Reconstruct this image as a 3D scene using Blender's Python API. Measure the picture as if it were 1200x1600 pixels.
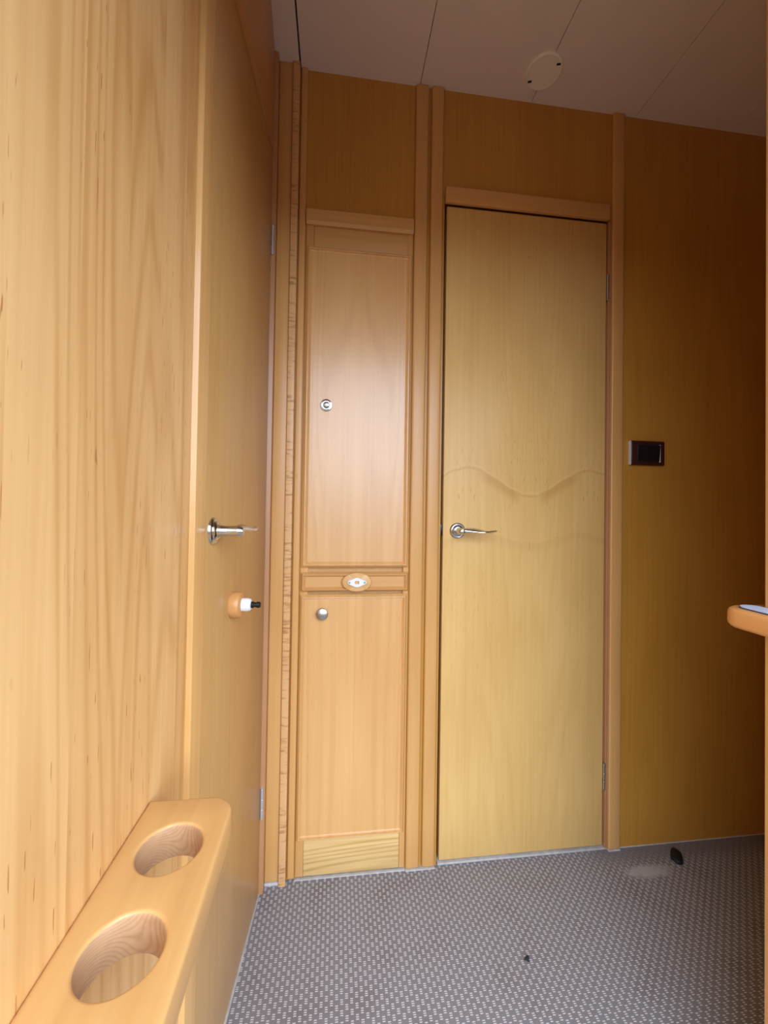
import bpy, bmesh, math, random
from mathutils import Matrix, Vector

random.seed(7)
scene = bpy.context.scene
for o in list(bpy.data.objects):
    bpy.data.objects.remove(o, do_unlink=True)

# ------------------------------------------------------------------ camera
PI = math.pi
YAW, PITCH, ROLL, FPX = 0.120773, 0.013748, 0.015283, 620.0
cam_data = bpy.data.cameras.new('camera')
cam = bpy.data.objects.new('camera', cam_data)
scene.collection.objects.link(cam)
fwd = Vector((math.sin(YAW) * math.cos(PITCH), math.cos(YAW) * math.cos(PITCH), math.sin(PITCH)))
right0 = Vector((math.cos(YAW), -math.sin(YAW), 0))
up0 = right0.cross(fwd)
rt = math.cos(ROLL) * right0 + math.sin(ROLL) * up0
up = -math.sin(ROLL) * right0 + math.cos(ROLL) * up0
cm = Matrix.Identity(4)
for i in range(3):
    cm[i][0], cm[i][1], cm[i][2] = rt[i], up[i], -fwd[i]
cm.translation = Vector((0.177, -1.076, 0.979))
cam.matrix_world = cm
cam_data.sensor_fit = 'VERTICAL'
cam_data.sensor_height = 24.0
cam_data.lens = FPX / 1600 * 24.0
cam_data.shift_y = -15 / 1600
cam_data.clip_start = 0.01
scene.camera = cam

# ------------------------------------------------------------------ world, daylight, exposure
SKY_STRENGTH = 7.0
GROUND_LEVEL = 0.05
world = bpy.data.worlds.new('World')
scene.world = world
world.use_nodes = True
wn, wl = world.node_tree.nodes, world.node_tree.links
wn.clear()
wo = wn.new('ShaderNodeOutputWorld')
wb = wn.new('ShaderNodeBackground')
wt = wn.new('ShaderNodeTexCoord')
ws = wn.new('ShaderNodeSeparateXYZ')
wr = wn.new('ShaderNodeMapRange')
wr.inputs['From Min'].default_value = -1
wr.inputs['From Max'].default_value = 1
wc = wn.new('ShaderNodeValToRGB')
wc.color_ramp.elements[0].position = 0.0
wc.color_ramp.elements[0].color = (GROUND_LEVEL, GROUND_LEVEL * .98, GROUND_LEVEL * .95, 1)
e = wc.color_ramp.elements.new(0.49); e.color = (GROUND_LEVEL, GROUND_LEVEL * .98, GROUND_LEVEL * .95, 1)
e = wc.color_ramp.elements.new(0.52); e.color = (.74, .865, 1.06, 1)
wc.color_ramp.elements[-1].position = 1.0
wc.color_ramp.elements[-1].color = (.80, .93, 1.14, 1)
wb.inputs['Strength'].default_value = SKY_STRENGTH
wl.new(wt.outputs['Generated'], ws.inputs[0])
wl.new(ws.outputs['Z'], wr.inputs['Value'])
wl.new(wr.outputs[0], wc.inputs[0])
wl.new(wc.outputs[0], wb.inputs['Color'])
wl.new(wb.outputs[0], wo.inputs[0])

# the doorway behind the camera that lets the daylight in
REAR_Y = -1.16
OPEN_X0, OPEN_X1, OPEN_Z0, OPEN_Z1 = -0.03, 1.15, 0.16, 1.79
portal = bpy.data.lights.new('doorway_daylight', 'AREA')
portal.shape = 'RECTANGLE'
portal.size = OPEN_X1 - OPEN_X0
portal.size_y = OPEN_Z1 - OPEN_Z0
portal.cycles.is_portal = True
po = bpy.data.objects.new('doorway_daylight', portal)
scene.collection.objects.link(po)
po.location = ((OPEN_X0 + OPEN_X1) / 2, REAR_Y - 0.03, (OPEN_Z0 + OPEN_Z1) / 2)
po.rotation_euler = (PI / 2, 0, 0)

scene.view_settings.view_transform = 'Standard'
scene.view_settings.look = 'None'
scene.view_settings.gamma = 1
scene.view_settings.use_curve_mapping = False
scene.view_settings.exposure = 0.0
scene.cycles.use_denoising = True
scene.cycles.max_bounces = 14
scene.cycles.diffuse_bounces = 10
scene.cycles.sample_clamp_indirect = 6

# ------------------------------------------------------------------ materials
def new_mat(name):
    m = bpy.data.materials.new(name)
    m.use_nodes = True
    n = m.node_tree.nodes
    return m, n, m.node_tree.links, n['Principled BSDF']

class NB:
    """tiny node-building helper"""
    def __init__(s, n, l):
        s.n, s.l = n, l
    def m(s, op, a, b=None, c=None, clamp=False):
        q = s.n.new('ShaderNodeMath'); q.operation = op; q.use_clamp = clamp
        for i, v in enumerate((a, b, c)):
            if v is None: continue
            if isinstance(v, (int, float)): q.inputs[i].default_value = v
            else: s.l.new(v, q.inputs[i])
        return q.outputs[0]
    def xyz(s, x, y, z):
        q = s.n.new('ShaderNodeCombineXYZ')
        for i, v in enumerate((x, y, z)):
            if isinstance(v, (int, float)): q.inputs[i].default_value = v
            else: s.l.new(v, q.inputs[i])
        return q.outputs[0]
    def noise(s, vec, scale=1., detail=2., dist=0., rough=.5):
        q = s.n.new('ShaderNodeTexNoise')
        q.inputs['Scale'].default_value = scale; q.inputs['Detail'].default_value = detail
        q.inputs['Distortion'].default_value = dist; q.inputs['Roughness'].default_value = rough
        s.l.new(vec, q.inputs['Vector'])
        return q.outputs['Fac']
    def ramp(s, v, a, b):
        q = s.n.new('ShaderNodeMapRange'); q.interpolation_type = 'SMOOTHSTEP'
        q.inputs['From Min'].default_value = a; q.inputs['From Max'].default_value = b
        s.l.new(v, q.inputs['Value'])
        return q.outputs[0]
    def mix(s, f, a, b):
        q = s.n.new('ShaderNodeMix'); q.data_type = 'RGBA'
        for i, v in ((0, f), (6, a), (7, b)):
            if isinstance(v, (int, float)): q.inputs[i].default_value = v
            elif isinstance(v, tuple): q.inputs[i].default_value = (*v, 1)
            else: s.l.new(v, q.inputs[i])
        return q.outputs[2]

def wood(name, lo, hi, across=0, along=2, leaf=None, off=0., mirror=False, cath=.5, fine=.6, leafvar=.35,
         fleck=.5, blotch=.4, rough=.36, seed=0., fleck_col=(.46, .19, .055), figure=None, coat=.0, spec=.5, rings=95):
    m, n, l, bs = new_mat(name)
    b = NB(n, l)
    geo = n.new('ShaderNodeNewGeometry')
    sp = n.new('ShaderNodeSeparateXYZ'); l.new(geo.outputs['Position'], sp.inputs[0])
    A, V, W = sp.outputs[across], sp.outputs[along], sp.outputs[3 - across - along]
    V0, A0 = V, A
    val = None
    if leaf:
        t = b.m('SUBTRACT', A, off)
        idx = b.m('FLOOR', b.m('DIVIDE', t, leaf))
        wn_ = n.new('ShaderNodeTexWhiteNoise'); wn_.noise_dimensions = '1D'
        l.new(b.m('ADD', idx, seed + .37), wn_.inputs['W'])
        rnd = wn_.outputs['Value']
        if mirror:
            A = b.m('PINGPONG', t, leaf)
        else:
            A = b.m('ADD', A, b.m('MULTIPLY', rnd, 7.3))
            V = b.m('ADD', V, b.m('MULTIPLY', rnd, 3.1))
        val = b.m('MULTIPLY', b.m('SUBTRACT', rnd, .5), leafvar)
    fn = b.noise(b.xyz(b.m('MULTIPLY_ADD', A, 110, seed), b.m('MULTIPLY', W, 110), b.m('MULTIPLY', V, 2.6)), 1, 4)
    lo_n = b.noise(b.xyz(b.m('MULTIPLY_ADD', A, 8.5, seed * 1.7), b.m('MULTIPLY', W, 8.5), b.m('MULTIPLY', V, .5)), 1, .6, .25)
    ring = b.m('MULTIPLY_ADD', b.m('SINE', b.m('MULTIPLY', lo_n, rings)), .5, .5)
    ring = b.m('POWER', ring, 3.0)
    bl = b.noise(b.xyz(b.m('MULTIPLY_ADD', A0, 7, seed), b.m('MULTIPLY', W, 7), b.m('MULTIPLY', V0, 3)), 1, 2.5)
    v = b.m('MULTIPLY_ADD', b.m('SUBTRACT', fn, .5), fine, .5)
    v = b.m('MULTIPLY_ADD', b.m('SUBTRACT', ring, .31), cath * -.45, v)
    v = b.m('MULTIPLY_ADD', b.m('SUBTRACT', bl, .5), blotch * 1.8, v)
    if val is not None: v = b.m('ADD', v, val)
    v = b.m('ADD', v, 0., clamp=True)
    col = b.mix(v, lo, hi)
    if fleck > 0:
        fl = b.noise(b.xyz(b.m('MULTIPLY_ADD', A, 420, seed * 3), b.m('MULTIPLY', W, 420), b.m('MULTIPLY', V, 42)), 1, 0)
        msk = b.noise(b.xyz(b.m('MULTIPLY', A, 14), b.m('MULTIPLY_ADD', W, 14, seed), b.m('MULTIPLY', V, 2.2)), 1, 1)
        f = b.m('MULTIPLY', b.m('MULTIPLY', b.ramp(fl, .75, .82), b.ramp(msk, .50, .62)), fleck)
        col = b.mix(f, col, fleck_col)
    if figure: col = figure(b, sp, col, n, l)
    l.new(col, bs.inputs['Base Color'])
    bs.inputs['Roughness'].default_value = rough
    bs.inputs['Specular IOR Level'].default_value = spec
    bs.inputs['Coat Weight'].default_value = coat
    bs.inputs['Coat Roughness'].default_value = .26
    bp = n.new('ShaderNodeBump'); bp.inputs['Strength'].default_value = .06; bp.inputs['Distance'].default_value = .002
    l.new(fn, bp.inputs['Height']); l.new(bp.outputs[0], bs.inputs['Normal'])
    return m

def plain(name, col, rough=.5, metal=0., spec=.5, noise=0., nscale=60):
    m, n, l, bs = new_mat(name)
    b = NB(n, l)
    if noise:
        geo = n.new('ShaderNodeNewGeometry')
        f = b.noise(geo.outputs['Position'], nscale, 3)
        l.new(b.mix(f, tuple(c * (1 - noise) for c in col), tuple(min(1, c * (1 + noise)) for c in col)), bs.inputs['Base Color'])
    else:
        bs.inputs['Base Color'].default_value = (*col, 1)
    bs.inputs['Roughness'].default_value = rough
    bs.inputs['Metallic'].default_value = metal
    bs.inputs['Specular IOR Level'].default_value = spec
    return m

def maple_figure(b, sp, col, n, l):
    # book-matched curl running across the door veneer: soft dark arc, mirrored about the middle seam
    X, Z = sp.outputs[0], sp.outputs[2]
    a = b.m('ABSOLUTE', b.m('SUBTRACT', X, .727))
    wob = b.noise(b.xyz(b.m('MULTIPLY', a, 30), 0., b.m('MULTIPLY', Z, 4)), 1, 2)
    def arc(z0, amp, per, width, sgn, lowfade):
        c = b.m('COSINE', b.m('MULTIPLY', a, 2 * PI / per))
        z = b.m('SUBTRACT', b.m('MULTIPLY_ADD', b.m('SUBTRACT', 1., c), amp * .5, z0), Z)   # >0 below the curve
        z = b.m('MULTIPLY_ADD', b.m('SUBTRACT', wob, .5), .018, z)
        up_ = b.ramp(z, -.003, .004)
        dn = b.m('SUBTRACT', 1., b.ramp(z, width * .3, width))
        return b.m('MULTIPLY', up_, dn)
    line = b.m('MULTIPLY', arc(1.022, .078, .37, .010, 1, 0), .45)
    patch = b.m('MULTIPLY', b.ramp(a, .02, .05), b.m('SUBTRACT', 1., b.ramp(a, .12, .165)))
    k = b.m('MAXIMUM', line, b.m('MULTIPLY', b.m('MULTIPLY', arc(1.022, .078, .37, .042, 1, 0), patch), .6))
    col = b.mix(b.m('MULTIPLY', arc(1.030, .078, .37, .008, 1, 0), .18), col, (.86, .62, .29))
    col = b.mix(k, col, (.56, .29, .08))
    k2 = b.m('MULTIPLY', arc(.885, .03, .30, .035, 1, 0), .16)
    return b.mix(k2, col, (.50, .28, .08))

LO, HI = (.56, .292, .082), (.76, .475, .19)
M = {}
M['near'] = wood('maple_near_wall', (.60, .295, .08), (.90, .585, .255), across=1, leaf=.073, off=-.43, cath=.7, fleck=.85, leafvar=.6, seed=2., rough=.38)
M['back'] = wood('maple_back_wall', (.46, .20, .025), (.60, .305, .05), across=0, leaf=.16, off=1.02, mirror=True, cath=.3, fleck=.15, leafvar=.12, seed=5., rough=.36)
M['door'] = wood('maple_door', (.64, .375, .11), (.82, .55, .21), across=0, leaf=.187, off=.54, mirror=True, cath=.28, fleck=.5, leafvar=.24, seed=9.,
                 fleck_col=(.46, .23, .06), rough=.40, spec=.3, figure=maple_figure)
M['ldoor'] = wood('maple_left_door', (.50, .275, .085), (.66, .40, .15), across=1, leaf=.12, off=-.43, cath=.25, fleck=.2, leafvar=.15, seed=12., rough=.28)
M['cup'] = wood('maple_cupboard', (.62, .315, .095), (.81, .475, .175), across=0, leaf=.155, off=.234, mirror=True, cath=.5, fleck=.3, leafvar=.12, seed=15., rough=.36, coat=.9)
M['trim'] = wood('maple_trim', (.58, .285, .08), (.75, .43, .155), across=0, cath=.1, fleck=.3, seed=20., rough=.34)
M['post'] = wood('maple_post', (.60, .31, .09), (.80, .50, .20), across=1, cath=.1, fleck=.3, seed=22., rough=.22)
M['rail'] = wood('maple_rail', (.58, .295, .09), (.75, .435, .165), across=2, along=0, cath=.15, fleck=.35, seed=26., rough=.34)
M['jamb'] = wood('reddish_jamb', (.42, .19, .075), (.56, .29, .13), across=0, cath=.1, fleck=.2, seed=28., rough=.34)
M['oak'] = wood('oak_kickboard', (.56, .33, .10), (.82, .58, .25), across=2, along=0, cath=1.3, fine=1.2, fleck=.0, rings=230, seed=31., rough=.4)
M['shelf'] = wood('maple_shelf', (.60, .315, .10), (.80, .495, .195), across=0, along=1, cath=.25, fleck=.45, seed=35., rough=.36)
M['endgrain'] = wood('maple_end_grain', (.46, .255, .125), (.66, .42, .225), across=0, along=1, cath=.8, fine=1.0, fleck=.1, rings=520, seed=36., rough=.5)
M['over'] = wood('reddish_overhead', (.44, .215, .075), (.56, .30, .12), across=2, along=1, cath=.1, fleck=.1, seed=38., rough=.36)
M['ledge'] = wood('orange_ledge', (.55, .23, .06), (.72, .37, .13), across=0, along=1, cath=.2, fleck=.5, seed=41., rough=.34)
M['part'] = wood('maple_partition', (.56, .29, .09), (.70, .41, .16), across=1, leaf=.1, off=0., cath=.3, fleck=.2, seed=44., rough=.36)
M['stop'] = plain('dark_rebate', (.16, .055, .022), .5)
M['white'] = plain('white_plastic', (.82, .84, .84), .35)
M['seal'] = plain('white_sealant', (.52, .50, .47), .6, noise=.35)
M['chrome'] = plain('chrome', (.60, .64, .68), .14, 1.)
M['satin'] = plain('satin_nickel', (.55, .55, .55), .3, 1.)
M['hinge'] = plain('zinc_hinge', (.62, .66, .72), .35, .6)
M['painted_gleam'] = plain('painted_gleam_edge', (.62, .59, .55), .3)  # non-metallic light grey, paints the gleam on the metal edges of the switch
M['black'] = plain('black_plastic', (.008, .008, .010), .32)
M['rubber'] = plain('black_rubber', (.006, .006, .007), .6)
M['grey'] = plain('grey_screw', (.36, .42, .46), .35, .6)
M['brown'] = plain('dark_brown_bakelite', (.045, .012, .010), .28)
M['ceil'] = plain('cream_ceiling', (.78, .71, .68), .5, noise=.03, nscale=9)
M['vent'] = plain('cream_cap', (.86, .84, .76), .5)
M['gap'] = plain('dark_gap', (.012, .010, .009), .8)
M['mat'] = plain('pale_blue_mat', (.55, .66, .86), .4)
M['matedge'] = plain('dark_mat_edge', (.06, .065, .08), .6)
M['crumb'] = plain('dark_crumb', (.02, .02, .02), .8)

# end-grain strip with fine horizontal lines
def strip_mat():
    m, n, l, bs = new_mat('ladder_grain_strip')
    b = NB(n, l)
    geo = n.new('ShaderNodeNewGeometry'); sp = n.new('ShaderNodeSeparateXYZ'); l.new(geo.outputs['Position'], sp.inputs[0])
    X, Y, Z = sp.outputs
    f = b.noise(b.xyz(b.m('MULTIPLY', X, 25), b.m('MULTIPLY', Y, 25), b.m('MULTIPLY', Z, 190)), 1, 3)
    g = b.noise(b.xyz(0., 0., b.m('MULTIPLY', Z, 6)), 1, 2)
    col = b.mix(b.ramp(f, .30, .50), (.46, .22, .075), (.74, .43, .18))
    col = b.mix(b.m('MULTIPLY', b.ramp(g, .4, .7), .35), col, (.60, .31, .12))
    l.new(col, bs.inputs['Base Color']); bs.inputs['Roughness'].default_value = .38
    return m
M['strip'] = strip_mat()

def carpet_mat():
    m, n, l, bs = new_mat('grey_woven_carpet')
    b = NB(n, l)
    geo = n.new('ShaderNodeNewGeometry'); sp = n.new('ShaderNodeSeparateXYZ'); l.new(geo.outputs['Position'], sp.inputs[0])
    X, Y, Z = sp.outputs
    wob = b.noise(b.xyz(b.m('MULTIPLY', X, 60), b.m('MULTIPLY', Y, 60), 0.), 1, 1)
    u = b.m('DIVIDE', b.m('MULTIPLY_ADD', b.m('SUBTRACT', wob, .5), .0015, X), .0100)
    ci = b.m('FLOOR', u); fu = b.m('ABSOLUTE', b.m('SUBTRACT', b.m('FRACT', u), .5))
    t = b.m('ADD', b.m('DIVIDE', Y, .0175), b.m('MULTIPLY', b.m('MODULO', b.m('ADD', ci, 400.), 2.), .5))
    ft = b.m('FRACT', b.m('ADD', t, 400.))
    dash = b.m('ABSOLUTE', b.m('SUBTRACT', b.m('FRACT', b.m('MULTIPLY', ft, 5.)), .5))
    d1 = b.m('SUBTRACT', 1., b.ramp(dash, .20, .32))
    d2 = b.m('SUBTRACT', 1., b.ramp(fu, .23, .33))
    d3 = b.m('LESS_THAN', ft, .6)
    pat = b.m('MULTIPLY', b.m('MULTIPLY', d1, d2), d3)
    fib = b.noise(b.xyz(b.m('MULTIPLY', X, 900), b.m('MULTIPLY', Y, 900), 0.), 1, 2)
    big = b.noise(b.xyz(b.m('MULTIPLY', X, 9), b.m('MULTIPLY', Y, 9), 0.), 1, 3)
    base = b.mix(fib, (.17, .166, .176), (.27, .263, .275))
    base = b.mix(b.m('MULTIPLY', b.ramp(big, .5, .72), .35), base, (.15, .115, .105))
    # worn, whitish scuff beside the door stop and dust near the left wall
    px, py = b.m('SUBTRACT', X, 1.040), b.m('SUBTRACT', Y, -.078)
    rr = b.m('ADD', b.m('POWER', b.m('ABSOLUTE', b.m('DIVIDE', px, .085)), 2.), b.m('POWER', b.m('ABSOLUTE', b.m('DIVIDE', py, .024)), 2.))
    wn_ = b.noise(b.xyz(b.m('MULTIPLY', X, 45), b.m('MULTIPLY', Y, 120), 0.), 1, 3)
    worn = b.m('MULTIPLY', b.m('SUBTRACT', 1., b.ramp(b.m('ADD', rr, b.m('MULTIPLY', wn_, 1.3)), .7, 1.7)), .8)
    edge = b.m('MULTIPLY', b.ramp(Y, -.07, -.02), b.ramp(X, .86, .98))
    patv = b.m('MULTIPLY', pat, b.m('SUBTRACT', 1., b.m('MULTIPLY', b.m('MAXIMUM', worn, edge), .85)))
    col = b.mix(patv, base, (.62, .61, .63))
    col = b.mix(worn, col, (.50, .50, .51))
    l.new(col, bs.inputs['Base Color'])
    bs.inputs['Roughness'].default_value = .62
    bs.inputs['Specular IOR Level'].default_value = .35
    bp = n.new('ShaderNodeBump'); bp.inputs['Strength'].default_value = .25; bp.inputs['Distance'].default_value = .001
    l.new(b.m('ADD', fib, pat), bp.inputs['Height']); l.new(bp.outputs[0], bs.inputs['Normal'])
    return m
M['carpet'] = carpet_mat()

# ------------------------------------------------------------------ mesh helpers
def box(x0, x1, y0, y1, z0, z1, bev=0., seg=2, bm=None):
    own = bmesh.new()
    bmesh.ops.create_cube(own, size=1, matrix=Matrix.Translation(((x0 + x1) / 2, (y0 + y1) / 2, (z0 + z1) / 2)) @ Matrix.Diagonal((x1 - x0, y1 - y0, z1 - z0, 1)))
    if bev: bmesh.ops.bevel(own, geom=own.edges[:], offset=bev, segments=seg, affect='EDGES', profile=.5)
    return merge(bm, own)

def merge(bm, own):
    if bm is None: return own
    me = bpy.data.meshes.new('tmp'); own.to_mesh(me); own.free()
    bm.from_mesh(me); bpy.data.meshes.remove(me)
    return bm

def prism(pts, axis, a0, a1, bev=0., seg=3, bm=None):
    """extrude a 2D outline along axis (0,1,2); pts in the two other axes, in order"""
    own = bmesh.new()
    def P(p, a):
        q = list(p); q.insert(axis, a); return q
    v0 = [own.verts.new(P(p, a0)) for p in pts]; v1 = [own.verts.new(P(p, a1)) for p in pts]
    k = len(pts)
    own.faces.new(v0); own.faces.new(v1)
    for i in range(k): own.faces.new((v0[i], v0[(i + 1) % k], v1[(i + 1) % k], v1[i]))
    bmesh.ops.recalc_face_normals(own, faces=own.faces[:])
    if bev:
        caps = [e for e in own.edges if e.is_boundary is False and (all(v in v0 for v in e.verts) or all(v in v1 for v in e.verts))]
        bmesh.ops.bevel(own, geom=caps, offset=bev, segments=seg, affect='EDGES', profile=.5)
    return merge(bm, own)

def lathe(profile, center, axis, n=40, bm=None, sx=1., sz=1.):
    """profile: list of (radius, height along axis direction); axis: unit Vector"""
    own = bmesh.new()
    ax = Vector(axis).normalized()
    u = ax.orthogonal().normalized() if abs(ax.z) > .9 else Vector((0, 0, 1)).cross(ax).normalized()
    w = ax.cross(u)
    rings = []
    for r, h in profile:
        c = Vector(center) + ax * h
        if r < 1e-6: rings.append([own.verts.new(c)])
        else: rings.append([own.verts.new(c + u * (r * sx * math.cos(2 * PI * i / n)) + w * (r * sz * math.sin(2 * PI * i / n))) for i in range(n)])
    for a, b in zip(rings, rings[1:]):
        if len(a) == 1 and len(b) == 1: continue
        for i in range(n):
            j = (i + 1) % n
            if len(a) == 1: own.faces.new((a[0], b[i], b[j]))
            elif len(b) == 1: own.faces.new((a[i], a[j], b[0]))
            else: own.faces.new((a[i], a[j], b[j], b[i]))
    for r in (rings[0], rings[-1]):
        if len(r) > 1: own.faces.new(r)
    bmesh.ops.recalc_face_normals(own, faces=own.faces[:])
    return merge(bm, own)

def loft(sections, n=20, bm=None):
    """sections: (centre, u-vector, w-vector) half axes of elliptical rings"""
    own = bmesh.new(); rings = []
    for c, u, w in sections:
        c, u, w = Vector(c), Vector(u), Vector(w)
        rings.append([own.verts.new(c + u * math.cos(2 * PI * i / n) + w * math.sin(2 * PI * i / n)) for i in range(n)])
    for a, b in zip(rings, rings[1:]):
        for i in range(n): own.faces.new((a[i], a[(i + 1) % n], b[(i + 1) % n], b[i]))
    own.faces.new(rings[0]); own.faces.new(rings[-1])
    bmesh.ops.recalc_face_normals(own, faces=own.faces[:])
    return merge(bm, own)

WORLD_LOC = {}
def obj(name, bm, mat, parent=None, smooth=True, xf=None, label=None):
    """link one mesh built in world coordinates; origin at its base (or in its parent's frame)"""
    if xf is not None: bm.transform(xf)
    cs = [v.co for v in bm.verts]
    base = Vector(((min(c.x for c in cs) + max(c.x for c in cs)) / 2, (min(c.y for c in cs) + max(c.y for c in cs)) / 2, min(c.z for c in cs)))
    bm.transform(Matrix.Translation(-base))
    me = bpy.data.meshes.new(name); bm.to_mesh(me); bm.free()
    mats = mat if isinstance(mat, (list, tuple)) else [mat]
    for q in mats: me.materials.append(q)
    if smooth:
        me.shade_smooth()
        try: me.set_sharp_from_angle(angle=math.radians(35))
        except Exception: pass
    o = bpy.data.objects.new(name, me); scene.collection.objects.link(o)
    if parent is not None:
        o.parent = parent; o.location = base - WORLD_LOC[parent.name]
    else: o.location = base
    WORLD_LOC[o.name] = base
    if label: o['label'] = label
    return o

def tag(o, label, cat, kind=None, group=None):
    o['label'] = label; o['category'] = cat
    if kind: o['kind'] = kind
    if group: o['group'] = group
    return o

def empty(name, loc, label, cat, kind=None):
    o = bpy.data.objects.new(name, None); scene.collection.objects.link(o)
    o.location = loc; o.empty_display_size = .05
    WORLD_LOC[o.name] = Vector(loc)
    return tag(o, label, cat, kind)

def struct(name, bm, mat, label, cat, smooth=True, xf=None):
    return tag(obj(name, bm, mat, None, smooth, xf), label, cat, 'structure')

CZ = 2.159                      # ceiling height
# the left-hand door stands in a plane turned a few degrees
LEFT = Matrix.Translation((0.003, 0, 0)) @ Matrix.Rotation(-math.atan(.063), 4, 'Z')
def left_x(y): return .003 + .063 * y

# ------------------------------------------------------------------ room shell
XR = 2.40
struct('floor', box(-.30, XR, REAR_Y - .12, .45, -.05, 0.), M['carpet'], 'grey carpet floor woven with rows of small pale dashes', 'floor', False)

bm = None
seams = [-.30, .0635, .391, .719, 1.047, 1.375, 1.703, 2.03, XR]
for i in range(len(seams) - 1):
    g0 = .0022 if abs(seams[i] - .0635) < .001 else .0009
    g1 = .0022 if abs(seams[i + 1] - .0635) < .001 else .0009
    bm = box(seams[i] + g0, seams[i + 1] - g1, REAR_Y - .12, .45, CZ, CZ + .02, bm=bm)
struct('ceiling', bm, M['ceil'], 'cream panelled ceiling with straight dark seams', 'ceiling', False)
struct('ceiling_backing', box(-.30, XR, REAR_Y - .12, .45, CZ + .0205, CZ + .05), M['gap'], 'dark backing above the seams of the cream ceiling', 'ceiling', False)

WX = [.086, .3775, .4665, .9665]
bm = box(-.12, WX[0], 0, .05, 0, CZ)
box(WX[0], WX[1], 0, .05, 1.765, CZ, bm=bm)
box(WX[1], WX[2], 0, .05, 0, CZ, bm=bm)
box(WX[2], WX[3], 0, .05, 1.860, CZ, bm=bm)
box(WX[3], XR, 0, .05, 0, CZ, bm=bm)
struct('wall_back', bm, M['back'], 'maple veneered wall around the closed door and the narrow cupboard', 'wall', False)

bm = box(-.065, -.035, REAR_Y - .02, -.4665, 0, CZ)
box(-.16, -.10, REAR_Y - .02, .05, 0, CZ, bm=bm)
box(-.11, -.06, REAR_Y - .02, -.55, 0, CZ, bm=bm)
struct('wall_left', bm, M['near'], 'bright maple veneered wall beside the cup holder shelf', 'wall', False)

bm = box(.807, .847, -.80, -.560, 0, CZ, .004)
box(.807, XR, -.84, -.80, 0, CZ, bm=bm)  # unseen return wall, added to keep daylight off the right of the back wall

struct('wall_right', bm, M['part'], 'edge of a wooden partition at the right side carrying the ledge, with an unseen added return wall', 'wall')
struct('wall_far_right', box(XR - .05, XR, REAR_Y, 0, 0, CZ), M['part'], 'unlit wooden wall hidden beyond the right partition', 'wall', False)

bm = box(-.20, OPEN_X0, REAR_Y - .06, REAR_Y, 0, CZ)
box(OPEN_X1, XR, REAR_Y - .06, REAR_Y, 0, CZ, bm=bm)
box(OPEN_X0, OPEN_X1, REAR_Y - .06, REAR_Y, OPEN_Z1, CZ, bm=bm)
box(OPEN_X0, OPEN_X1, REAR_Y - .06, REAR_Y, 0, OPEN_Z0, bm=bm)
struct('wall_rear', bm, M['part'], 'wooden wall behind the camera with the open doorway letting in daylight', 'wall', False)

# ------------------------------------------------------------------ posts and trims on the back wall
def post(name, x0, x1, y, z0, z1, mat, label, bev=.004):
    return struct(name, box(x0, x1, -y, .0005, z0, z1, bev, 3), mat, label, 'trim')

struct('trim_1', prism([(.0005, -.036), (.0105, -.033), (.0105, .0), (-.02, .0), (-.02, -.036)], 2, 0, CZ), M['jamb'], 'thin reddish jamb in the corner carrying the hinges of the left door', 'trim')
post('trim_2', .0106, .0457, .014, .010, CZ, M['trim'], 'flat maple board in the corner, just right of the left door jamb', .002)
post('trim_3', .0460, .0640, .021, 0, CZ, M['strip'], 'narrow strip with ladder like cross grain left of the cupboard', .002)
post('trim_4', .0668, .0840, .008, .006, CZ, M['trim'], 'slim rounded maple moulding between ladder grained strip and cupboard', .003)
post('trim_5', .3795, .4165, .010, .004, CZ, M['trim'], 'rounded maple post directly right of the narrow cupboard', .006)
post('trim_6', .4245, .4600, .010, .004, CZ, M['trim'], 'rounded maple post directly left of the closed door', .006)
post('trim_7', .9730, 1.0095, .009, .004, CZ, M['trim'], 'maple post on hinge side of the closed door', .004)
t7 = bpy.data.objects['trim_7']
obj('plug', lathe([(0, 0), (.0050, 0), (.0046, .0012), (0, .0016)], (.9905, -.0085, .2750), (0, -1, 0), 24), M['rail'], t7, label='small round wooden plug')
struct('trim_8', box(.4665, .9600, -.013, .0005, 1.8345, 1.8775, .002), M['rail'], 'maple rail across the top of the closed door', 'trim')
bm = box(.4620, .4700, .012, .05, 0, 1.845)
box(.9605, .9725, .010, .05, 0, 1.845, bm=bm)
box(.4620, .9725, .012, .05, 1.8315, 1.86, bm=bm)
box(.4620, .9725, .0365, .05, 0, 1.845, bm=bm)  # sheet added behind the door leaf to stop sky light leaking through the gap
struct('trim_9', bm, M['stop'], 'dark recessed rebate showing as a gap around the closed door', 'trim')
bm = box(.9640, .9680, -.004, .05, .006, 1.834, .001)
box(.9688, .9726, -.0055, .05, .006, 1.834, .001, bm=bm)
struct('trim_10', bm, M['jamb'], 'two thin reddish beads between closed door and right post', 'trim')
# plinth pieces of white sealant along the floor line
bm = box(.084, .379, -.0085, .004, 0, .0026, .001)
box(.0106, .046, -.016, 0, 0, .008, .002, bm=bm)
box(.3795, .461, -.0118, .004, 0, .0035, .001, bm=bm)
box(.470, .972, -.0015, .03, 0, .0055, .001, bm=bm)
box(.972, 1.0100, -.0105, .004, 0, .0035, .001, bm=bm)
box(1.011, XR - .05, -.002, .002, 0, .0022, .0008, bm=bm)
struct('baseboard_back', bm, M['seal'], 'thin white sealant line along the foot of the back wall', 'baseboard')
struct('baseboard_left', box(-.004, .0028, -.50, -.034, 0, .0035, .001), M['seal'], 'thin white sealant line along the foot of the left door', 'baseboard', xf=LEFT)

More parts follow.
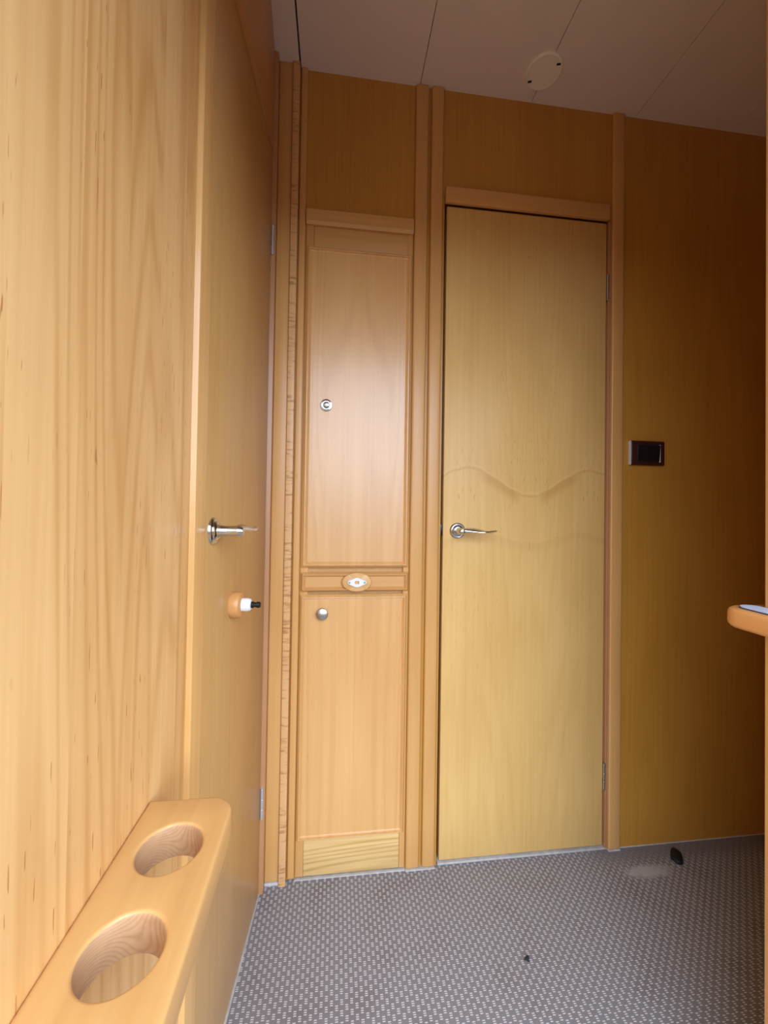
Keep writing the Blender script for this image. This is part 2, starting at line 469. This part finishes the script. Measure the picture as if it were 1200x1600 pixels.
# ------------------------------------------------------------------ post and overhead panel round the left door
xa, xb = left_x(-.466), left_x(-.43)
struct('trim_11', prism([(-.09, -.466), (xa - .003, -.466), (xa - .0009, -.4651), (xa, -.463), (xb, -.4305), (-.09, -.4305)], 2, 0, CZ),
       M['post'], 'rounded maple post on the handle side of the left door', 'trim')
bm = bmesh.new()
lo_, hi_ = 1.890, CZ
pts = [(.0008, -.030, lo_), (-.0045, -.466, lo_), (-.075, -.466, lo_), (-.075, -.030, lo_),
       (.000, -.030, hi_), (.030, -.466, hi_), (-.075, -.466, hi_), (-.075, -.030, hi_)]
vs = [bm.verts.new(p) for p in pts]
for f in ((0, 1, 2, 3), (4, 7, 6, 5), (0, 4, 5, 1), (1, 5, 6, 2), (2, 6, 7, 3), (3, 7, 4, 0)): bm.faces.new([vs[i] for i in f])
bmesh.ops.recalc_face_normals(bm, faces=bm.faces[:])
struct('trim_12', bm, M['over'], 'reddish overhead panel above the left door, leaning slightly inward', 'trim', False)

# ------------------------------------------------------------------ hardware builders (local frame: plate in XZ, facing -Y, lever towards +X)
def rosette_bm():
    return lathe([(.0, .0), (.0225, .0), (.0225, .002), (.0215, .0042), (.0190, .0058), (.0182, .0052), (.0168, .0052), (.0150, .0085), (.0122, .0100),
                  (.0112, .0095), (.0108, .0120), (.0, .0120)], (0, 0, 0), (0, -1, 0), 48)
def lever_bm():
    bm = lathe([(.0, .008), (.0098, .008), (.0098, .014), (.0088, .016), (.0088, .040), (.0080, .046), (.0055, .0495), (.0, .0505)], (0, 0, 0), (0, -1, 0), 28)
    secs = []
    # x, y, z, half width (y), half height (z), twist
    for x, y, z, ry, rz, tw in ((-.004, -.036, .0005, .0040, .0040, 0), (.002, -.038, .0008, .0090, .0082, .0), (.012, -.0395, .0022, .0092, .0066, .25), (.022, -.041, .0036, .0095, .0050, .5), (.034, -.043, .0036, .0098, .0040, .55),
                             (.047, -.045, .0022, .0100, .0035, .45), (.060, -.046, .0005, .0100, .0032, .2), (.073, -.0455, -.0008, .0094, .0030, -.15),
                             (.085, -.044, -.0004, .0078, .0027, -.4), (.094, -.0425, .0010, .0045, .0020, -.5), (.0985, -.0420, .0020, .0012, .0008, -.3)):
        secs.append(((x, y, z), (0, ry * math.cos(tw), ry * math.sin(tw)), (0, -rz * math.sin(tw), rz * math.cos(tw))))
    return loft(secs, 24, bm)
def hinge_bm(h, r=.0035):
    bm = None; segs = 3; g = .0008
    for i in range(segs):
        z0 = h * i / segs + g; z1 = h * (i + 1) / segs - g
        bm = lathe([(0, z0), (r * .8, z0), (r, z0 + .0008), (r, z1 - .0008), (r * .8, z1), (0, z1)], (0, 0, 0), (0, 0, 1), 16, bm)
    bm = lathe([(0, -.002), (r * .75, -.0015), (r * .75, h + .0015), (0, h + .002)], (0, 0, 0), (0, 0, 1), 12, bm)
    return bm

def add_handle(door, xf):
    lv = obj('lever_handle', lever_bm(), M['chrome'], door, xf=xf, label='polished chrome lever handle')
    obj('rosette', rosette_bm(), M['chrome'], lv, xf=xf, label='round stepped chrome rose')
    return lv

# ------------------------------------------------------------------ door in the back wall
d1 = empty('door_1', (.718, 0, 0), 'closed pale maple door with chrome lever in the back wall', 'door', 'structure')
obj('leaf', box(.4735, .9585, -.001, .034, .0125, 1.8295, .0028), M['door'], d1)
add_handle(d1, Matrix.Translation((.5145, -.001, .9185)))
for z in (1.600, .174):
    obj('hinge', hinge_bm(.074), M['satin'], d1, xf=Matrix.Translation((.9608, -.0035, z)), label='slim grey metal hinge knuckle')
obj('latch', box(.4632, .4738, .003, .013, .906, .936, .0008), M['black'], d1, label='black latch slot at handle height')

# ------------------------------------------------------------------ left door
d2 = empty('door_2', (.0, -.23, 0), 'glossy maple door at the left seen at a steep angle', 'door', 'structure')
obj('leaf', box(-.032, .0, -.4305, -.0375, .008, 1.886, .001), M['ldoor'], d2, xf=LEFT)
on_left = lambda y, z: LEFT @ Matrix.Translation((0, y, z)) @ Matrix.Rotation(PI / 2, 4, 'Z')
add_handle(d2, on_left(-.3985, .937))
for z in (1.626, .191):
    obj('hinge', hinge_bm(.074), M['hinge'], d2, xf=LEFT @ Matrix.Translation((.0035, -.0365, z)), label='slim grey metal hinge knuckle')
cx = on_left(-.293, .791)
k = obj('catch_plate', lathe([(0, 0), (.0235, 0), (.0245, .002), (.0245, .013), (.0225, .0175), (.0185, .0195), (0, .0195)], (0, 0, 0), (0, -1, 0), 48), M['ledge'], d2, xf=cx, label='round orange wooden base of the door catch')
obj('catch_body', lathe([(0, .019), (.0125, .019), (.0125, .030), (.0112, .0345), (.0085, .0365), (0, .0365)], (0, 0, 0), (0, -1, 0), 28, sx=.9), M['white'], k, xf=cx, label='white plastic socket')
pb = lathe([(0, .036), (.0062, .036), (.0062, .041), (.0048, .0415), (.0048, .046), (.0058, .0468), (.0058, .052), (.004, .054), (0, .054)], (0, 0, 0), (0, -1, 0), 20)
obj('catch_plunger', pb, M['black'], k, xf=cx, label='short black plunger')

# ------------------------------------------------------------------ narrow built-in cupboard
cb = empty('cupboard', (.232, 0, 0), 'tall narrow maple cupboard with two panelled doors between the posts', 'cupboard')
CX0, CX1 = .0865, .3770
bm = box(CX0, CX1, .045, .24, .006, 1.764)
obj('carcass', bm, M['back'], cb, smooth=False)
bm = box(CX0, CX0 + .0205, -.003, .044, .006, 1.735, .0008)
box(CX1 - .0145, CX1, -.003, .044, .006, 1.735, .0008, bm=bm)
box(CX0 + .0205, CX1 - .0145, .006, .044, .104, 1.677, bm=bm)
obj('stile', bm, M['trim'], cb)
obj('kickboard', box(CX0 + .021, CX1 - .015, -.002, .044, .006, .1045, .0006), M['oak'], cb, label='pale kickboard with bold horizontal grain')
obj('top_rail', box(CX0 + .021, CX1 - .006, -.002, .044, 1.6775, 1.7345, .0006), M['rail'], cb)
obj('cornice', prism([(.0005, 1.7350), (-.008, 1.7350), (-.0135, 1.7420), (-.0135, 1.7730), (.0005, 1.7750)], 0, CX0, CX1 + .0005, 0), M['rail'], cb, smooth=False, label='projecting moulding over the cupboard')

def panel_front(x0, x1, z0, z1, mat, w, y0=-.0035, hi=.0095, fl=.0045, inner=.0012):
    """raised bead frame with mitred corners around a flat field"""
    bm = bmesh.new()
    prof = [(0., 0.), (0., hi * .30), (w * .40, hi), (w * .55, hi), (w * .62, hi * .62), (w * .74, hi * .68), (w * .92, hi * .40), (w, fl)]
    loops = []
    for d, h in prof:
        y = y0 - h
        loops.append([bm.verts.new(p) for p in ((x0 + d, y, z0 + d), (x1 - d, y, z0 + d), (x1 - d, y, z1 - d), (x0 + d, y, z1 - d))])
    for a, b in zip(loops, loops[1:]):
        for i in range(4): bm.faces.new((a[i], a[(i + 1) % 4], b[(i + 1) % 4], b[i]))
    bm.faces.new(loops[-1]); bm.faces.new(loops[0])
    bmesh.ops.recalc_face_normals(bm, faces=bm.faces[:])
    return bm

def knob(parent, x, z, y, kind):
    if kind == 'ring':
        k = obj('knob', lathe([(0, 0), (.0165, 0), (.0165, .002), (.0150, .0045), (.0120, .005), (.0108, .0035), (0, .0035)], (x, y, z), (0, -1, 0), 36), M['chrome'], parent, label='round chrome ring pull')
        obj('button', lathe([(0, .003), (.0092, .003), (.0092, .006), (.0075, .0085), (.004, .0098), (0, .0102)], (x, y, z), (0, -1, 0), 28), M['satin'], parent)
    else:
        k = obj('knob', lathe([(0, 0), (.0075, 0), (.0070, .008), (.0150, .0095), (.0157, .0115), (.0145, .0145), (.0095, .0170), (0, .0178)], (x, y, z), (0, -1, 0), 36), M['satin'], parent, label='domed satin metal knob')

u = obj('upper_door', panel_front(.0885, .3755, .8180, 1.6760, M['cup'], .0155), M['cup'], cb, smooth=False)
knob(u, .1475, 1.2505, -.0080, 'ring')
dr = obj('catch_rail', panel_front(.0890, .3755, .7545, .8050, M['cup'], .0120, hi=.012, fl=.006), M['rail'], cb, smooth=False, label='shallow bevelled rail between the two cupboard doors')
l_ = obj('lower_door', panel_front(.0875, .3735, .1030, .7460, M['cup'], .0135), M['cup'], cb, smooth=False)
knob(l_, .1460, .6970, -.0080, 'dome')
oc = (.2360, -.0095, .7805)
ov = obj('catch_plate', lathe([(0, 0), (.0400, 0), (.0400, .008), (.0385, .0105), (.0365, .0115), (0, .0115)], oc, (0, -1, 0), 56, sz=.64), M['shelf'], dr, label='oval maple plate')
# white lozenge socket with a square hole
def lozenge():
    bm = bmesh.new()
    out = []
    for i in range(64):
        a = 2 * PI * i / 64
        nx, nz = math.cos(a), math.sin(a)
        ccx, rr = max(((0, .0128), (-.0200, .0052), (.0200, .0052)), key=lambda q: q[0] * nx + q[1])
        out.append((ccx + rr * nx, rr * nz))
    hole = []
    for i in range(64):
        a = 2 * PI * i / 64
        dx, dz = math.cos(a), math.sin(a)
        r = 1 / ((abs(dx) / .0058) ** 6 + (abs(dz) / .0042) ** 6) ** (1 / 6)
        hole.append((dx * r, dz * r))
    y0, y1 = oc[1] - .0112, oc[1] - .0165
    def ring(pts, y, s=1.): return [bm.verts.new((oc[0] + p[0] * s, y, oc[2] + p[1] * s)) for p in pts]
    L = [ring(out, y0), ring(out, y1 + .0015), ring(out, y1, .95), ring(hole, y1), ring(hole, y0)]
    for a, b in zip(L, L[1:]):
        for i in range(64): bm.faces.new((a[i], a[(i + 1) % 64], b[(i + 1) % 64], b[i]))
    bmesh.ops.recalc_face_normals(bm, faces=bm.faces[:])
    return bm
obj('socket', lozenge(), M['white'], dr, label='white plastic catch socket with square hole')
for dx in (-.0200, .0200):
    obj('screw', lathe([(0, 0), (.0030, 0), (.0028, .0012), (0, .0014)], (oc[0] + dx, oc[1] - .0163, oc[2]), (0, -1, 0), 16), M['grey'], dr, label='small grey screw head')

# ------------------------------------------------------------------ switch
sw = empty('wall_switch', (1.088, -.008, 1.116), 'dark brown framed rocker switch on the maple wall right of the door', 'switch')
bm = box(1.0345, 1.1435, -.0105, .0, 1.1165, 1.1885, .0035, 3)
obj('frame', bm, M['brown'], sw)
obj('edge_trim', box(1.0315, 1.0350, -.0100, -.0005, 1.1170, 1.1880, .0012), M['painted_gleam'], sw, label='metal left edge, its gleam painted pale grey')
obj('rocker', prism([(-.0125, 1.1285), (-.0165, 1.1745), (-.009, 1.1765), (-.009, 1.1265)], 0, 1.0560, 1.1235, 0), M['black'], sw, label='black rocker', smooth=False)
obj('metal_bar', box(1.1240, 1.1275, -.0130, -.0095, 1.1255, 1.1775, .0008), M['painted_gleam'], sw, label='thin bar at the right of the rocker, its gleam painted pale grey')

# ------------------------------------------------------------------ ceiling cap
vt = empty('ceiling_cap', (.7125, -.083, CZ), 'round cream cap on the ceiling with two small dark notches', 'ceiling cap')
obj('disc', lathe([(0, 0), (.0475, 0), (.0475, .003), (.0455, .0055), (.0425, .0062), (.0405, .0052), (.0380, .0052), (0, .0052)], (.7125, -.083, CZ), (0, 0, -1), 56), M['vent'], vt)
for s in (1, -1):
    a = math.radians(-43)
    dx, dy = math.cos(a) * .0375 * s, math.sin(a) * .0375 * s
    q = box(-.0052, .0052, -.0026, .0026, -.0009, .0009, .0004)
    obj('notch', q, M['gap'], vt, xf=Matrix.Translation((.7125 + dx, -.083 + dy, CZ - .0056)) @ Matrix.Rotation(a + .5, 4, 'Z'), label='small dark notch')

# ------------------------------------------------------------------ cup holder shelf on the left wall
def cup_shelf():
    x0, x1 = -.0350, .0640
    ya, yb = -.5745, -.99        # far end, near end
    zt, zb = .6300, .5950
    rc = .026
    out = [(x0, ya)]
    for i in range(9):
        a = PI / 2 - PI / 2 * i / 8
        out.append((x1 - rc + rc * math.cos(a), ya - rc - .003 + (rc + .003) * math.sin(a)))
    out += [(x1 + .004, -.80), (x1 + .008, yb), (x0, yb)]
    holes = [(.0150, -.6440, .0305), (.0170, -.7400, .0305), (.0190, -.8360, .0305), (.0210, -.932, .0305)]
    me = bpy.data.meshes.new('tmp')
    bm = prism(out, 2, zb, zt, .0035, 3)
    bm.to_mesh(me); bm.free()
    base = bpy.data.objects.new('tmp_base', me); scene.collection.objects.link(base)
    tmp = [base]
    for hx, hy, r in holes:
        prof = [(0, zb - .02), (r, zb - .02), (r, zt - .0035)]
        for i in range(1, 7):
            a = PI / 2 * i / 6
            prof.append((r + .0035 * (1 - math.cos(a)), zt - .0035 + .0035 * math.sin(a)))
        prof += [(r + .0036, zt + .01), (0, zt + .01)]
        cb_ = lathe(prof, (hx, hy, 0), (0, 0, 1), 64)
        mc = bpy.data.meshes.new('tmp_c'); cb_.to_mesh(mc); cb_.free()
        co = bpy.data.objects.new('tmp_cut', mc); scene.collection.objects.link(co); tmp.append(co)
        md = base.modifiers.new('cut', 'BOOLEAN'); md.operation = 'DIFFERENCE'; md.object = co; md.solver = 'EXACT'
    bpy.context.view_layer.update()
    dg = bpy.context.evaluated_depsgraph_get()
    res = bpy.data.meshes.new_from_object(base.evaluated_get(dg))
    bm = bmesh.new(); bm.from_mesh(res)
    for f in bm.faces:
        c = f.calc_center_median()
        inside = any((c.x - hx) ** 2 + (c.y - hy) ** 2 < (r_ + .0004) ** 2 for hx, hy, r_ in holes)
        f.material_index = 1 if inside and abs(f.normal.z) < .5 else 0
    for o in tmp:
        m_ = o.data; bpy.data.objects.remove(o, do_unlink=True); bpy.data.meshes.remove(m_)
    bpy.data.meshes.remove(res)
    return bm
tag(obj('cup_holder_shelf', cup_shelf(), [M['shelf'], M['endgrain']]), 'thick maple shelf with round cup holes fixed along the left wall', 'cup holder')

# ------------------------------------------------------------------ ledge with blue mat on the right partition
def rounded(x0, x1, y0, y1, r, n=8):
    """outline with rounded far corners (y1 end)"""
    pts = [(x0, y0)]
    for i in range(n + 1):
        a = PI - PI / 2 * i / n
        pts.append((x0 + r + r * math.cos(a), y1 - r + r * math.sin(a)))
    for i in range(n + 1):
        a = PI / 2 - PI / 2 * i / n
        pts.append((x1 - r + r * math.cos(a), y1 - r + r * math.sin(a)))
    pts.append((x1, y0))
    return pts
tag(obj('ledge', prism(rounded(.762, .896, -.80, -.528, .032), 2, .809, .838, .008, 4), M['ledge']), 'orange wooden ledge with rounded nose at the right edge of the picture', 'ledge')
mt = empty('mat', (.80, -.75, .838), 'pale blue mat lying on the orange ledge at the right', 'mat')
obj('mat_top', prism(rounded(.7755, .8055, -.80, -.545, .0145), 2, .8398, .8412), M['mat'], mt)
obj('mat_edge', prism(rounded(.7742, .8060, -.80, -.544, .0150), 2, .8381, .8399), M['matedge'], mt, label='dark underside rim of the mat')

# ------------------------------------------------------------------ small things on the floor
STOP_PTS = [(1.1557, -0.0256), (1.1674, -0.0268), (1.172, -0.038), (1.1686, -0.0495), (1.1519, -0.0694), (1.1385, -0.068), (1.1336, -0.0574), (1.1337, -0.0472)]
def stop_bm():
    bm = bmesh.new()
    key = STOP_PTS
    cx_ = sum(p[0] for p in key) / len(key); cy_ = sum(p[1] for p in key) / len(key)
    key = [(p[0] - cx_, p[1] - cy_) for p in key]
    out = []
    k = len(key)
    for i in range(k):                      # smooth the outline
        p0, p1, p2, p3 = key[i - 1], key[i], key[(i + 1) % k], key[(i + 2) % k]
        for t in (0, .2, .4, .6, .8):
            out.append(tuple(.5 * (2 * p1[j] + (p2[j] - p0[j]) * t + (2 * p0[j] - 5 * p1[j] + 4 * p2[j] - p3[j]) * t * t + (3 * p1[j] - p0[j] - 3 * p2[j] + p3[j]) * t ** 3) for j in (0, 1)))
    n_ = len(out)
    L = []
    for sc, z in ((.97, 0), (1., .002), (1., .006), (.93, .0095), (.7, .0118), (.35, .0126)):
        L.append([bm.verts.new((p[0] * sc + cx_, p[1] * sc + cy_, z)) for p in out])
    for a, b in zip(L, L[1:]):
        for i in range(n_): bm.faces.new((a[i], a[(i + 1) % n_], b[(i + 1) % n_], b[i]))
    bm.faces.new(L[0]); bm.faces.new(L[-1])
    bmesh.ops.recalc_face_normals(bm, faces=bm.faces[:])
    return bm
tag(obj('door_stop', stop_bm(), M['rubber']), 'small black rubber door stop on the carpet by the back wall', 'door stop')
bm = None
for i in range(7):
    own = bmesh.new()
    bmesh.ops.create_icosphere(own, subdivisions=1, radius=random.uniform(.0022, .0036))
    for v in own.verts: v.co *= random.uniform(.8, 1.2)
    own.transform(Matrix.Translation((.606 + random.uniform(-.0045, .0045), -.244 + random.uniform(-.005, .005), .002)))
    bm = merge(bm, own)
tag(obj('crumb', bm, M['crumb'], smooth=False), 'tiny dark crumb lying in the middle of the grey carpet', 'crumb')
